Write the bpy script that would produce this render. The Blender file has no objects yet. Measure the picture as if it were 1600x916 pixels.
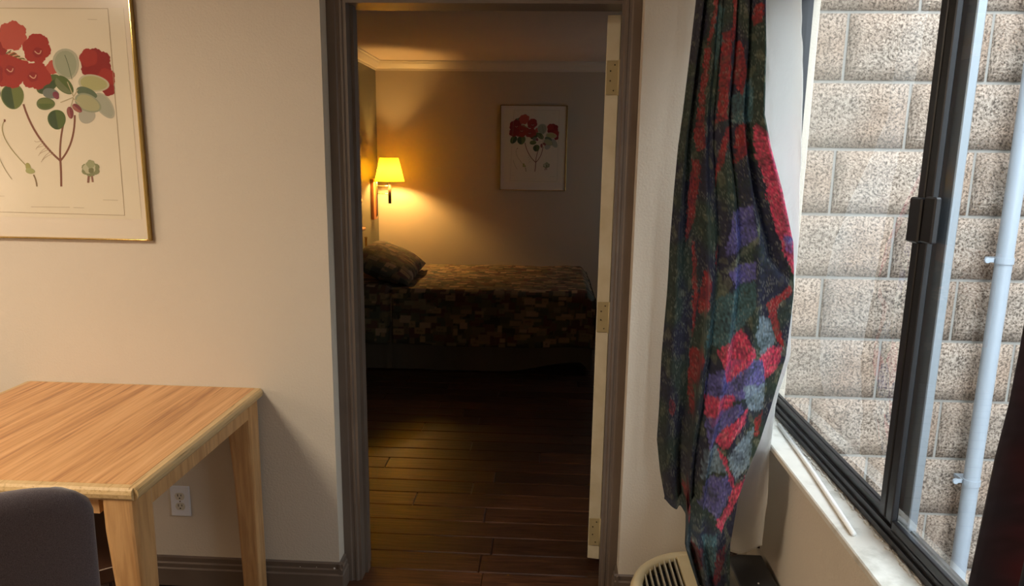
import bpy, bmesh, math, random
from mathutils import Vector, Matrix, noise
random.seed(7)
S = bpy.context.scene
COL = S.collection
R = math.radians

# ------------------------------------------------------------------ camera
cam_d = bpy.data.cameras.new('camera'); cam = bpy.data.objects.new('camera', cam_d); COL.objects.link(cam)
PITCH, YAW, ROLL = 0.1902, 0.0492, 0.0143
cam_d.sensor_width = 36; cam_d.lens = 36 * 1090 / 1600; cam_d.clip_start = 0.02
fw = Vector((-math.sin(YAW) * math.cos(PITCH), math.cos(YAW) * math.cos(PITCH), -math.sin(PITCH)))
rt = Vector((math.cos(YAW), math.sin(YAW), 0)); up = rt.cross(fw)
r2 = rt * math.cos(ROLL) + up * math.sin(ROLL); u2 = up * math.cos(ROLL) - rt * math.sin(ROLL)
cam.matrix_world = Matrix(((r2.x, u2.x, -fw.x, 0), (r2.y, u2.y, -fw.y, 0), (r2.z, u2.z, -fw.z, 1.551), (0, 0, 0, 1)))
S.camera = cam

# ------------------------------------------------------------------ world, lights, exposure
S.view_settings.view_transform = 'Standard'; S.view_settings.look = 'None'
S.view_settings.exposure = 0.42; S.view_settings.gamma = 1.0; S.view_settings.use_curve_mapping = False
W = bpy.data.worlds.new('overcast_sky'); S.world = W; W.use_nodes = True
bg = W.node_tree.nodes['Background']; bg.inputs[0].default_value = (0.84, 0.93, 1.0, 1); bg.inputs[1].default_value = 7.5

def area(name, loc, rot, size, power, color, portal=False):
    l = bpy.data.lights.new(name, 'AREA'); l.shape = 'RECTANGLE'; l.size, l.size_y = size
    l.energy = power; l.color = color
    if portal: l.cycles.is_portal = True
    o = bpy.data.objects.new(name, l); o.location = loc; o.rotation_euler = rot; COL.objects.link(o); return o
area('window_portal', (.83, 1.24, 1.41), (0, R(90), 0), (1.35, 2.05), 1, (1, 1, 1), True)
# the near room's lamp at left, a warm fill added overhead, and the bedroom's curtained window
rl = bpy.data.lights.new('room_lamp_light', 'POINT'); rl.energy = 12; rl.color = (1.0, .72, .52); rl.shadow_soft_size = .20
ro = bpy.data.objects.new('room_lamp_light', rl); ro.location = (-2.80, 1.2, 1.38); COL.objects.link(ro)
area('warm_fill_light', (-2.2, 0.3, 2.40), (0, 0, 0), (0.7, 0.7), 48, (1.0, 0.84, 0.64))  # unseen area light added to brighten the near room
area('bedroom_daylight', (1.90, 5.5, 1.45), (0, R(90), 0), (1.0, 1.0), 3.2, (0.75, 0.86, 1.0))

# ------------------------------------------------------------------ helpers
def new_obj(name, me, m=None, parent=None):
    o = bpy.data.objects.new(name, me); COL.objects.link(o)
    if m is not None:
        for x in (m if isinstance(m, (list, tuple)) else [m]): me.materials.append(x)
    if parent is not None: o.parent = parent
    return o
def build(name, bm, m=None, parent=None, smooth=False):
    me = bpy.data.meshes.new(name)
    bmesh.ops.recalc_face_normals(bm, faces=bm.faces[:])
    bm.to_mesh(me); bm.free()
    if smooth:
        for p in me.polygons: p.use_smooth = True
    return new_obj(name, me, m, parent)
def tag(o, label=None, cat=None, group=None, kind=None):
    if label: o['label'] = label
    if cat: o['category'] = cat
    if group: o['group'] = group
    if kind: o['kind'] = kind
    return o
def empty(name, loc, label, cat, rz=0, group=None, kind=None):
    o = bpy.data.objects.new(name, None); o.location = loc; o.rotation_euler = (0, 0, rz); o.empty_display_size = .05
    COL.objects.link(o); tag(o, label, cat, group, kind); return o
def box(bm, x0, x1, y0, y1, z0, z1, bev=0, seg=1, mi=0):
    vs = [bm.verts.new((x, y, z)) for x in (x0, x1) for y in (y0, y1) for z in (z0, z1)]
    q = [(0, 1, 3, 2), (4, 6, 7, 5), (0, 4, 5, 1), (2, 3, 7, 6), (0, 2, 6, 4), (1, 5, 7, 3)]
    fs = [bm.faces.new([vs[i] for i in f]) for f in q]
    for f in fs: f.material_index = mi
    if bev:
        es = list({e for f in fs for e in f.edges})
        bmesh.ops.bevel(bm, geom=es, offset=bev, segments=seg, affect='EDGES', profile=.5)
    return vs
def B(*a, **k):
    bm = bmesh.new(); box(bm, *a, **k); return bm
def prism(bm, pts, axis, a, b):
    """extrude closed outline pts (2D) along axis ('x','y','z') from a to b"""
    f = {'x': lambda p, t: (t, p[0], p[1]), 'y': lambda p, t: (p[0], t, p[1]), 'z': lambda p, t: (p[0], p[1], t)}[axis]
    A = [bm.verts.new(f(p, a)) for p in pts]; Bv = [bm.verts.new(f(p, b)) for p in pts]
    n = len(pts)
    bm.faces.new(A); bm.faces.new(Bv[::-1])
    for i in range(n): bm.faces.new((A[i], A[(i + 1) % n], Bv[(i + 1) % n], Bv[i]))
def tube(bm, pts, r, n=12, caps=True):
    rs = r if isinstance(r, (list, tuple)) else [r] * len(pts)
    rings = []
    for i, p in enumerate(pts):
        p = Vector(p)
        d = (Vector(pts[min(i + 1, len(pts) - 1)]) - Vector(pts[max(i - 1, 0)])).normalized()
        a = d.orthogonal().normalized() if i == 0 else (pa - d * pa.dot(d)).normalized()
        pa = a; b = d.cross(a)
        rings.append([bm.verts.new(p + (a * math.cos(t) + b * math.sin(t)) * rs[i]) for t in [2 * math.pi * k / n for k in range(n)]])
    for A, Bq in zip(rings, rings[1:]):
        for k in range(n): bm.faces.new((A[k], A[(k + 1) % n], Bq[(k + 1) % n], Bq[k]))
    if caps: bm.faces.new(rings[0][::-1]); bm.faces.new(rings[-1])
def lathe(bm, prof, c, n=32, close=False):
    rings = [[bm.verts.new((c[0] + r * math.cos(2 * math.pi * k / n), c[1] + r * math.sin(2 * math.pi * k / n), c[2] + z)) for k in range(n)] for r, z in prof]
    for A, Bq in zip(rings, rings[1:]):
        for k in range(n): bm.faces.new((A[k], A[(k + 1) % n], Bq[(k + 1) % n], Bq[k]))
    if close: bm.faces.new(rings[0][::-1]); bm.faces.new(rings[-1])
def interp(x, xs, ys):
    if x <= xs[0]: return ys[0]
    for i in range(len(xs) - 1):
        if x <= xs[i + 1]:
            t = (x - xs[i]) / (xs[i + 1] - xs[i]); return ys[i] + (ys[i + 1] - ys[i]) * t
    return ys[-1]
def sm(a, b, x):
    t = min(1, max(0, (x - a) / (b - a))); return t * t * (3 - 2 * t)
def inpoly(x, y, P):
    c = False; j = len(P) - 1
    for i in range(len(P)):
        if (P[i][1] > y) != (P[j][1] > y) and x < (P[j][0] - P[i][0]) * (y - P[i][1]) / (P[j][1] - P[i][1]) + P[i][0]: c = not c
        j = i
    return c

# ------------------------------------------------------------------ materials
class M:
    def __init__(s, name, color=(.5, .5, .5), rough=.6, metal=0, spec=None):
        s.m = bpy.data.materials.new(name); s.m.use_nodes = True; s.nt = s.m.node_tree
        s.b = s.nt.nodes['Principled BSDF']; s.b.inputs['Base Color'].default_value = (*color, 1)
        s.b.inputs['Roughness'].default_value = rough; s.b.inputs['Metallic'].default_value = metal
        if spec is not None: s.b.inputs['Specular IOR Level'].default_value = spec
    def n(s, t, **k):
        n = s.nt.nodes.new(t)
        for a, v in k.items():
            if a in n.inputs: n.inputs[a].default_value = v
            else: setattr(n, a, v)
        return n
    def l(s, a, b): s.nt.links.new(a, b)
    def coord(s, scale=(1, 1, 1), rot=(0, 0, 0)):
        c = s.n('ShaderNodeTexCoord'); mp = s.n('ShaderNodeMapping'); mp.inputs['Scale'].default_value = scale; mp.inputs['Rotation'].default_value = rot
        s.l(c.outputs['Object'], mp.inputs[0]); return mp.outputs[0]
    def noise(s, scale, detail=3, vec=None, rough=.5, dist=0):
        n = s.n('ShaderNodeTexNoise'); n.inputs['Scale'].default_value = scale; n.inputs['Detail'].default_value = detail
        n.inputs['Roughness'].default_value = rough; n.inputs['Distortion'].default_value = dist
        s.l(vec if vec is not None else s.coord(), n.inputs['Vector']); return n.outputs['Fac']
    def ramp(s, fac, stops):
        r = s.n('ShaderNodeValToRGB'); e = r.color_ramp.elements
        while len(e) < len(stops): e.new(.5)
        for x, (p, c) in zip(e, stops): x.position = p; x.color = (*c, 1)
        s.l(fac, r.inputs[0]); return r.outputs[0]
    def bump(s, h, strength=.3, dist=.002):
        b = s.n('ShaderNodeBump'); b.inputs['Strength'].default_value = strength; b.inputs['Distance'].default_value = dist
        s.l(h, b.inputs['Height']); s.l(b.outputs[0], s.b.inputs['Normal']); return s
    def col(s, c): s.l(c, s.b.inputs['Base Color']); return s
def wallmat(name, c, c2=None, bump=.35, scale=150, rough=.75):
    m = M(name, c, rough)
    c2 = c2 or tuple(x * .95 for x in c)
    m.col(m.ramp(m.noise(1.3, 4), [(.35, c2), (.65, c)])); m.bump(m.noise(scale, 2.5), bump, .0025); return m.m
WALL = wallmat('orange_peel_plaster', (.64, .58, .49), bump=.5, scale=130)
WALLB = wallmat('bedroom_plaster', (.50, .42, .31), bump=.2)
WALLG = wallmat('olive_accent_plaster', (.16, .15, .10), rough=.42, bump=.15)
CEIL = wallmat('ceiling_plaster', (.66, .53, .40), bump=.3, scale=60)
CROWN = M('crown_paint', (.66, .58, .45), .35).m
TRIM = M('brown_trim_paint', (.105, .078, .066), .38)
TRIM.col(TRIM.ramp(TRIM.noise(7, 4), [(.3, (.135, .102, .080)), (.7, (.168, .130, .103))])); TRIM = TRIM.m
CHIP = M('bare_paint_chip', (.75, .72, .68), .7).m
DOORW = M('cream_door_paint', (.72, .66, .50), .45)
DOORW.col(DOORW.ramp(DOORW.noise(9, 4), [(.3, (.62, .55, .38)), (.6, (.74, .68, .53))])); DOORW = DOORW.m
HINGE = M('painted_hinge', (.50, .42, .24), .45).m
SCREW = M('dark_screw', (.06, .045, .03), .5, .5).m
# floor planks
PL = M('dark_walnut_plank', (.05, .02, .01), .36)
v = PL.coord((1.6, 22, 1)); oi = PL.n('ShaderNodeObjectInfo')
add = PL.n('ShaderNodeVectorMath', operation='ADD'); PL.l(v, add.inputs[0])
cmb = PL.n('ShaderNodeCombineXYZ'); mu = PL.n('ShaderNodeMath', operation='MULTIPLY'); mu.inputs[1].default_value = 40
PL.l(oi.outputs['Random'], mu.inputs[0]); PL.l(mu.outputs[0], cmb.inputs[0]); PL.l(mu.outputs[0], cmb.inputs[1]); PL.l(cmb.outputs[0], add.inputs[1])
gr = PL.noise(3.2, 6, add.outputs[0], .62, .6)
c1 = PL.ramp(gr, [(.28, (.022, .008, .004)), (.5, (.062, .024, .011)), (.72, (.115, .046, .020))])
hs = PL.n('ShaderNodeHueSaturation'); ma = PL.n('ShaderNodeMapRange'); ma.inputs[3].default_value = .6; ma.inputs[4].default_value = 1.35
PL.l(oi.outputs['Random'], ma.inputs[0]); PL.l(ma.outputs[0], hs.inputs['Value']); PL.l(c1, hs.inputs['Color']); PL.col(hs.outputs[0]); PL.bump(gr, .5, .002); PL = PL.m
def wood(name, stops, scale=(14, 1.0, 14), rough=.38, ns=3.0, bump=.08, dist=.4):
    m = M(name, stops[0][1], rough); g = m.noise(ns, 7, m.coord(scale), .6, dist)
    m.col(m.ramp(g, stops)); m.bump(g, bump, .001); return m.m
LAM = wood('oak_laminate', [(.30, (.34, .14, .05)), (.44, (.56, .28, .105)), (.56, (.68, .37, .155)), (.72, (.78, .47, .225))], (26, .9, 26), .3, 2.6)
LAM2 = wood('pale_edge_wood', [(.30, (.36, .22, .085)), (.42, (.60, .42, .20)), (.7, (.70, .51, .27))], (50, 3.0, 60), .3, 2.2, .08, .8)
LEGW = wood('table_leg_wood', [(.3, (.42, .22, .085)), (.6, (.62, .37, .165))], (16, 16, 1.4), .32, 3)
ORW = wood('orange_wood', [(.3, (.40, .13, .04)), (.7, (.55, .22, .07))], (10, 10, 2), .3)
GOLD = M('brass_frame', (.55, .40, .15), .16, 1).m
DGOLD = M('dark_brass', (.16, .09, .04), .35, 1).m
MATB = M('mat_board', (.74, .645, .54), .85).m
PAPER = M('print_paper', (.75, .66, .52), .85).m
CHF = M('plum_grey_upholstery', (.085, .07, .085), .9); CHF.b.inputs['Sheen Weight'].default_value = .35
nn = CHF.noise(900, 2); CHF.col(CHF.ramp(nn, [(.35, (.080, .066, .080)), (.65, (.150, .128, .148))])); CHF.bump(nn, .5, .001); CHF = CHF.m
BRV = M('dark_brown_vinyl', (.045, .02, .012), .3).m
BRW = M('dark_brown_wood', (.05, .022, .014), .35).m
PIPING = M('piping_highlight', (.5, .38, .28), .5).m  # pale tone paints the highlight along the seat piping
PLATE = M('white_outlet_plastic', (.74, .77, .84), .35).m
RECEP = M('ivory_receptacle', (.62, .60, .52), .4).m
DARK = M('slot_black', (.01, .01, .01), .6).m
CHROME = M('chrome', (.75, .7, .62), .18, 1).m
STILEM = M('stile_reflection_grey', (.27, .31, .35), .35, .6).m  # black stile; the reflection in the pane is put into this grey
BLACKM = M('black_aluminium', (.022, .023, .027), .38, .3).m
SILLM = M('white_sill_paint', (.72, .71, .66), .4)
SILLM.col(SILLM.ramp(SILLM.noise(11, 6, rough=.65), [(.32, (.50, .49, .44)), (.5, (.70, .69, .64)), (.8, (.76, .75, .70))])); SILLM = SILLM.m
DUST = M('crumbled_caulk', (.5, .48, .44), .9).m
WPL = M('white_plastic', (.82, .83, .82), .35).m
CRM = M('cream_plastic', (.68, .57, .35), .38).m
SLAT = M('pale_louvre', (.50, .46, .36), .4).m
GRYB = M('charcoal_plastic', (.055, .058, .064), .35).m
PIPE = M('grey_conduit', (.32, .37, .43), .4); PIPE = PIPE.m
CONC = wallmat('alley_concrete', (.35, .34, .32), bump=.5, scale=40)
MORT = wallmat('pale_mortar', (.27, .26, .24), bump=.4, scale=90)
BLK = M('split_face_block', (.5, .44, .36), .95)
n1 = BLK.noise(125, 3, rough=.75); n2 = BLK.noise(2.6, 3)
cA = BLK.ramp(n1, [(.38, (.07, .055, .045)), (.47, (.24, .20, .17)), (.60, (.42, .365, .315))])
cB = BLK.ramp(n2, [(.4, (1, .99, .96)), (.62, (1, .84, .72))])
mx = BLK.n('ShaderNodeMix', data_type='RGBA', blend_type='MULTIPLY'); mx.inputs[0].default_value = 1
BLK.l(cA, mx.inputs[6]); BLK.l(cB, mx.inputs[7])
oi = BLK.n('ShaderNodeObjectInfo'); hs = BLK.n('ShaderNodeHueSaturation'); ma = BLK.n('ShaderNodeMapRange'); ma.inputs[3].default_value = .88; ma.inputs[4].default_value = 1.1
BLK.l(oi.outputs['Random'], ma.inputs[0]); BLK.l(ma.outputs[0], hs.inputs['Value']); BLK.l(mx.outputs[2], hs.inputs['Color']); BLK.col(hs.outputs[0])
BLK.bump(BLK.noise(70, 4, rough=.7), .9, .008); BLK = BLK.m

def glassmat(name, f0=.05, tint=(.97, .985, .98), gain=.95):
    m = bpy.data.materials.new(name); m.use_nodes = True; nt = m.node_tree; nt.nodes.clear()
    o = nt.nodes.new('ShaderNodeOutputMaterial'); mix = nt.nodes.new('ShaderNodeMixShader'); t = nt.nodes.new('ShaderNodeBsdfTransparent')
    g = nt.nodes.new('ShaderNodeBsdfGlossy'); f = nt.nodes.new('ShaderNodeLayerWeight'); f.inputs[0].default_value = .5
    p = nt.nodes.new('ShaderNodeMath'); p.operation = 'POWER'; p.inputs[1].default_value = 5.0     # Schlick reflectance, the same from both sides
    q = nt.nodes.new('ShaderNodeMath'); q.operation = 'MULTIPLY_ADD'; q.inputs[1].default_value = gain; q.inputs[2].default_value = f0; q.use_clamp = True
    t.inputs[0].default_value = (*tint, 1); g.inputs['Roughness'].default_value = .01
    nt.links.new(f.outputs['Facing'], p.inputs[0]); nt.links.new(p.outputs[0], q.inputs[0])
    nt.links.new(q.outputs[0], mix.inputs[0]); nt.links.new(t.outputs[0], mix.inputs[1]); nt.links.new(g.outputs[0], mix.inputs[2]); nt.links.new(mix.outputs[0], o.inputs[0]); return m
GLASS = glassmat('window_glass', .19)
PGLASS = glassmat('picture_glass', .012)
PGLASS.node_tree.nodes['Glossy BSDF'].inputs['Roughness'].default_value = .16

def attrmat(name, rough=.85, transl=0, bump=None, sheen=0):
    m = M(name, (.5, .5, .5), rough); a = m.n('ShaderNodeVertexColor'); a.layer_name = 'Col'; m.col(a.outputs[0])
    if bump: m.bump(m.noise(*bump[0]), bump[1], bump[2])
    if sheen: m.b.inputs['Sheen Weight'].default_value = sheen
    if transl:
        t = m.n('ShaderNodeBsdfTranslucent'); mix = m.n('ShaderNodeMixShader'); mix.inputs[0].default_value = transl
        g = m.n('ShaderNodeGamma'); g.inputs[1].default_value = .75
        m.l(a.outputs[0], g.inputs[0]); m.l(g.outputs[0], t.inputs[0])
        m.l(m.b.outputs[0], mix.inputs[1]); m.l(t.outputs[0], mix.inputs[2]); m.l(mix.outputs[0], m.nt.nodes['Material Output'].inputs[0])
    return m.m
CURT = attrmat('printed_curtain_fabric', .8, .30, ((500, 2), .25, .001), .2)
INK = attrmat('botanical_ink', .9)
SPREAD = attrmat('patchwork_quilt_fabric', .85, 0, ((38, 3), .6, .008))
LINER = M('white_blackout_liner', (.90, .90, .87), .7)
t = LINER.n('ShaderNodeBsdfTranslucent'); t.inputs[0].default_value = (.95, .96, .96, 1); mix = LINER.n('ShaderNodeMixShader'); mix.inputs[0].default_value = .62
LINER.l(LINER.b.outputs[0], mix.inputs[1]); LINER.l(t.outputs[0], mix.inputs[2]); LINER.l(mix.outputs[0], LINER.nt.nodes['Material Output'].inputs[0])
LINER.bump(LINER.noise(9, 4, dist=1.0), .5, .02); LINER = LINER.m
SKIRTM = M('dark_olive_bed_skirt', (.11, .085, .055), .8).m
SHADE = M('yellow_lampshade', (.85, .62, .20), .8)
t = SHADE.n('ShaderNodeBsdfTranslucent'); t.inputs[0].default_value = (.95, .70, .03, 1); mix = SHADE.n('ShaderNodeMixShader'); mix.inputs[0].default_value = .28
SHADE.l(SHADE.b.outputs[0], mix.inputs[1]); SHADE.l(t.outputs[0], mix.inputs[2]); SHADE.l(mix.outputs[0], SHADE.nt.nodes['Material Output'].inputs[0]); SHADE = SHADE.m
SHTRIM = M('shade_trim', (.62, .40, .10), .7).m

def paint(me, colors):
    a = me.color_attributes.new('Col', 'FLOAT_COLOR', 'POINT')
    flat = []
    for c in colors: flat.extend((*c, 1))
    a.data.foreach_set('color', flat)

# ------------------------------------------------------------------ setting: near room
DW = 2.2545     # face of the doorway wall
DR = 2.3315     # face of the recessed strip the casing stands on
WX = 0.72      # inner face of the window wall
H = 2.44
def struct(name, bm, m, parent=None): return tag(build(name, bm, m, parent), kind='structure')

bm = bmesh.new()
box(bm, -3.2, -.7205, DW, 2.452, 0, H)                      # left of the doorway
struct('wall_doorway_left', bm, WALL)
bm = bmesh.new(); box(bm, .280, .80, DW, 2.3315, 0, H); box(bm, .280, 2.1, 2.36, 2.452, 0, H)
struct('wall_doorway_right', bm, WALL)
struct('wall_doorway_top', B(-.7205, .280, DR, 2.452, 2.075, H), WALL)
struct('wall_left', B(-3.3, -3.2, -1.7, 2.452, 0, H), WALL)
struct('wall_back', B(-3.3, .80, -1.8, -1.7, 0, H), WALL)
# window wall with its opening
bm = bmesh.new()
box(bm, WX, .80, -1.7, .23, 0, H); box(bm, WX, .80, .23, DW, 0, .748); box(bm, WX, .80, .23, DW, 2.10, H)
struct('wall_window', bm, WALL)
struct('ceiling', B(-3.3, .80, -1.8, DR, H, H + .1), CEIL)
# floor: subfloor with individual planks
fl = struct('floor', B(-3.3, 2.1, -1.8, 6.75, -.12, -.012), BRW)
row_break = {2.905: [-.58], 3.03: [-.327], 3.53: [-.387], 3.655: [.17], 3.905: [-.382], 4.405: [-.30], 4.53: [-.658]}
def plank_mesh(L):
    bm = B(0, L - .0025, 0, .1225, -.012, 0, bev=.0035); 
    for f in bm.faces: pass
    me = bpy.data.meshes.new('plank'); bmesh.ops.recalc_face_normals(bm, faces=bm.faces[:]); bm.to_mesh(me); bm.free(); me.materials.append(PL); return me
pm = {}
y = 2.155; rid = 0
while y < 6.6:
    xa, xb = (-1.61, 2.0) if y > 2.40 else (-.72, .30)
    br = None
    for k in row_break:
        if abs(k - y) < .02: br = row_break[k]
    j = br[0] if br else random.uniform(-1.5, -.3)
    xs = []
    x = j
    while x > xa: x -= 1.2
    while x < xb:
        a, b = max(x, xa), min(x + 1.2, xb)
        if b - a > .02: xs.append((a, b))
        x += 1.2
    for a, b in xs:
        key = round(b - a, 3)
        if key not in pm: pm[key] = plank_mesh(key)
        o = bpy.data.objects.new('plank', pm[key]); o.location = (a, y, random.uniform(-.0006, .0006)); COL.objects.link(o); o.parent = fl
    y += .125
# laminate of the same kind over the unseen near floor
NF = M('unseen_floor_wood', (.06, .025, .012), .35).m
o = build('floor_surface', B(-3.2, WX, -1.7, 2.154, -.012, 0), NF, fl)

# baseboards: stepped profile, with the return that turns into the doorway recess
prof = [(0, 0), (.016, 0), (.016, .066), (.012, .071), (.012, .086), (.008, .091), (.008, .108), (0, .112)]
def baseboard(name, x0, x1, y, sgn=-1, m=TRIM):
    bm = bmesh.new(); prism(bm, [(y + sgn * a, b) for a, b in prof], 'x', x0, x1); return struct(name, bm, m)
bb = baseboard('baseboard_left', -3.2, -.706, DW)
bm = bmesh.new(); prism(bm, [(-.7205 + a, b) for a, b in prof], 'y', DW - .014, DR); build('return_piece', bm, TRIM, bb)
for x, z in ((-.735, .096), (-.80, .098), (-.86, .097)):
    bm = bmesh.new(); bmesh.ops.create_icosphere(bm, subdivisions=1, radius=.0042 if x > -.75 else .002, matrix=Matrix.Translation((x, DW - .0155, z)) @ Matrix.Diagonal((1, .4, 1, 1)))
    build('paint_chip', bm, CHIP, bb)
bb = baseboard('baseboard_right', .266, WX, DW)
bm = bmesh.new(); prism(bm, [(.280 - a, b) for a, b in prof], 'y', DW - .014, DR); build('return_piece', bm, TRIM, bb)
bm = bmesh.new(); prism(bm, [(WX - a, b) for a, b in prof], 'y', -1.7, DW); struct('baseboard_window', bm, TRIM)

# door casing, jambs, stop
tr = empty('trim_1', (0, 0, 0), None, None, kind='structure')
def casing_profile(x0, d):   # d=+1: from outer edge to the opening
    p = [(0, 0), (0, .018), (.026, .018), (.030, .014), (.038, .014), (.041, .0165), (.048, .0165), (.052, .010), (.061, .010), (.061, 0)]
    return [(x0 + d * a, DR - b) for a, b in p]
bm = bmesh.new(); prism(bm, casing_profile(-.7195, 1), 'z', 0, 2.092); build('door_casing', bm, TRIM, tr)
bm = bmesh.new(); prism(bm, casing_profile(.279, -1), 'z', 0, 2.092); build('door_casing', bm, TRIM, tr)
bm = bmesh.new(); prism(bm, [(b, a) for a, b in [(2.092 - q[0], DR - q[1]) for q in [(0, 0), (0, .018), (.026, .018), (.030, .014), (.038, .014), (.041, .0165), (.048, .0165), (.052, .010), (.061, .010), (.061, 0)]]], 'x', -.659, .219)
build('head_casing', bm, TRIM, tr)
build('door_jamb', B(-.7205, -.6585, DR, 2.455, 0, 2.034), TRIM, tr)
bm = bmesh.new(); box(bm, .2365, .280, DR, 2.455, 0, 2.034); build('door_jamb', bm, TRIM, tr)
build('head_jamb', B(-.7205, .280, DR, 2.455, 2.034, 2.075), TRIM, tr)
bm = bmesh.new(); box(bm, -.6585, -.648, 2.37, 2.405, 0, 2.034); build('door_stop', bm, TRIM, tr)
bm = bmesh.new(); box(bm, .2305, .2365, 2.36, 2.40, 0, 2.034); build('door_stop', bm, TRIM, tr)

# door swung past square into the bedroom, seen on its hinge edge
dr = empty('door_1', (.231, 2.475, 0), None, None, kind='structure', rz=R(0))
bm = B(-.046, 0, 0, .86, .03, 2.028, bev=.002)
slab = build('door_slab', bm, DOORW, dr); slab.rotation_euler = (0, 0, R(-9))
for k, z in enumerate((1.825, .993, .147)):
    bm = bmesh.new(); box(bm, -.044, .001, -.0035, .0005, z - .056, z + .056, bev=.0012); box(bm, -.002, .0052, -.012, .004, z - .056, z + .056)
    hg = build('hinge', bm, HINGE, dr)
    hg.rotation_euler = (0, 0, R(0))
    bm = bmesh.new(); tube(bm, [(.001, -.0065, z - .058), (.001, -.0065, z + .058)], .0062, 12); build('hinge_pin', bm, HINGE, hg, True)
    bm = bmesh.new()
    for dx, dz in ((-.030, .022), (-.030, -.010), (-.016, .042), (-.018, -.042)):
        bmesh.ops.create_cone(bm, cap_ends=True, segments=10, radius1=.0026, radius2=.0022, depth=.002, matrix=Matrix.Translation((dx, -.0042, z + dz)) @ Matrix.Rotation(R(90), 4, 'X'))
    build('hinge_screws', bm, SCREW, hg)
# strike / latch marks are on the unseen edge; knob pair
bm = bmesh.new(); lathe(bm, [(.0, 0), (.012, .0), (.012, .03), (.028, .045), (.030, .058), (.020, .068), (0, .07)], (0, 0, 0), 20)
kn = build('door_knob', bm, CHROME, dr, True); kn.rotation_euler = (0, R(90), R(-9)); kn.location = (.12, .79, .95)

# ------------------------------------------------------------------ window
SZ = .7658
sill = struct('window_sill', B(.646, .798, .18, DW, SZ - .018, SZ, bev=.003), SILLM)
sill.name = 'trim_2'
build('sill_apron', B(.705, WX, .18, DW, SZ - .045, SZ - .018), SILLM, sill)
wn = empty('window_1', (0, 0, 0), None, None, kind='structure')
FX0, FX1 = .729, .777
bm = bmesh.new()   # black aluminium frame, stepped bottom track
prism(bm, [(FX0, SZ + .003), (FX0, SZ + .018), (FX0 + .006, SZ + .018), (FX0 + .006, SZ + .033), (FX0 + .014, SZ + .033), (FX0 + .014, SZ + .050), (FX0 + .022, SZ + .050), (FX0 + .022, SZ + .022), (FX0 + .034, SZ + .022), (FX0 + .034, SZ + .044), (FX0 + .042, SZ + .044), (FX0 + .042, SZ + .02), (FX1 + .02, SZ + .015), (FX1 + .02, SZ + .003)], 'y', .23, DW)
build('bottom_track', bm, BLACKM, wn)
build('head_track', B(FX0, FX1 + .02, .23, DW, 2.06, 2.10), BLACKM, wn)
build('side_frame', B(FX0, FX1 + .02, .23, .26, SZ + .05, 2.06), BLACKM, wn)
build('side_frame', B(FX0, FX1, DW - .008, DW, SZ + .05, 2.06), BLACKM, wn)
# far sash: pane behind; near sash: pane in front, meeting stiles
bm = bmesh.new(); box(bm, .733, .750, 1.4136, 1.438, SZ + .043, 2.06, bev=.002); box(bm, .734, .747, 1.385, 1.411, SZ + .043, 2.06, bev=.002); box(bm, .739, .745, 1.40, 1.423, SZ + .043, 2.06)
build('meeting_stile', bm, BLACKM, wn)
build('outer_stile', B(.757, .775, 1.36, 1.43, SZ + .04, 2.06, bev=.002), STILEM, wn)
build('bottom_rail', B(.735, .748, .26, 1.385, SZ + .028, SZ + .052, bev=.002), BLACKM, wn)
build('bottom_rail', B(.756, .768, 1.43, DW - .010, SZ + .022, SZ + .048, bev=.002), BLACKM, wn)
def pane(x, y0, y1):
    bm = bmesh.new(); vs = [bm.verts.new(p) for p in ((x, y0, SZ + .045), (x, y1, SZ + .045), (x, y1, 2.06), (x, y0, 2.06))]; bm.faces.new(vs)
    return build('pane', bm, GLASS, wn)
pane(.762, 1.43, DW - .008); pane(.741, .26, 1.39)
bm = bmesh.new(); box(bm, .722, .735, 1.350, 1.390, 1.403, 1.491, bev=.003); box(bm, .720, .735, 1.395, 1.440, 1.399, 1.488, bev=.003)
build('sash_latch', bm, BLACKM, wn)
bm = bmesh.new()   # broken caulk crumbs along the track
for k in range(150):
    yy = random.uniform(.45, 2.1) if k % 3 else random.uniform(1.1, 1.8); s = random.uniform(.0012, .0045)
    bmesh.ops.create_icosphere(bm, subdivisions=1, radius=s, matrix=Matrix.Translation((random.gauss(.7225, .0025), yy, SZ + s * .5)) @ Matrix.Diagonal((1, random.uniform(1, 4), .6, 1)))
cr = build('caulk_crumbs', bm, DUST); tag(cr, 'crumbled grey caulk scattered along the black window track', 'caulk', kind='stuff')
bm = bmesh.new(); tube(bm, [(.671, 1.406, SZ + .006), (.698, 1.748, SZ + .006), (.714, 2.037, SZ + .006)], .0057, 10)
tag(build('plastic_rod', bm, WPL, None, True), 'thin white plastic rod lying along the window sill', 'rod')

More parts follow.
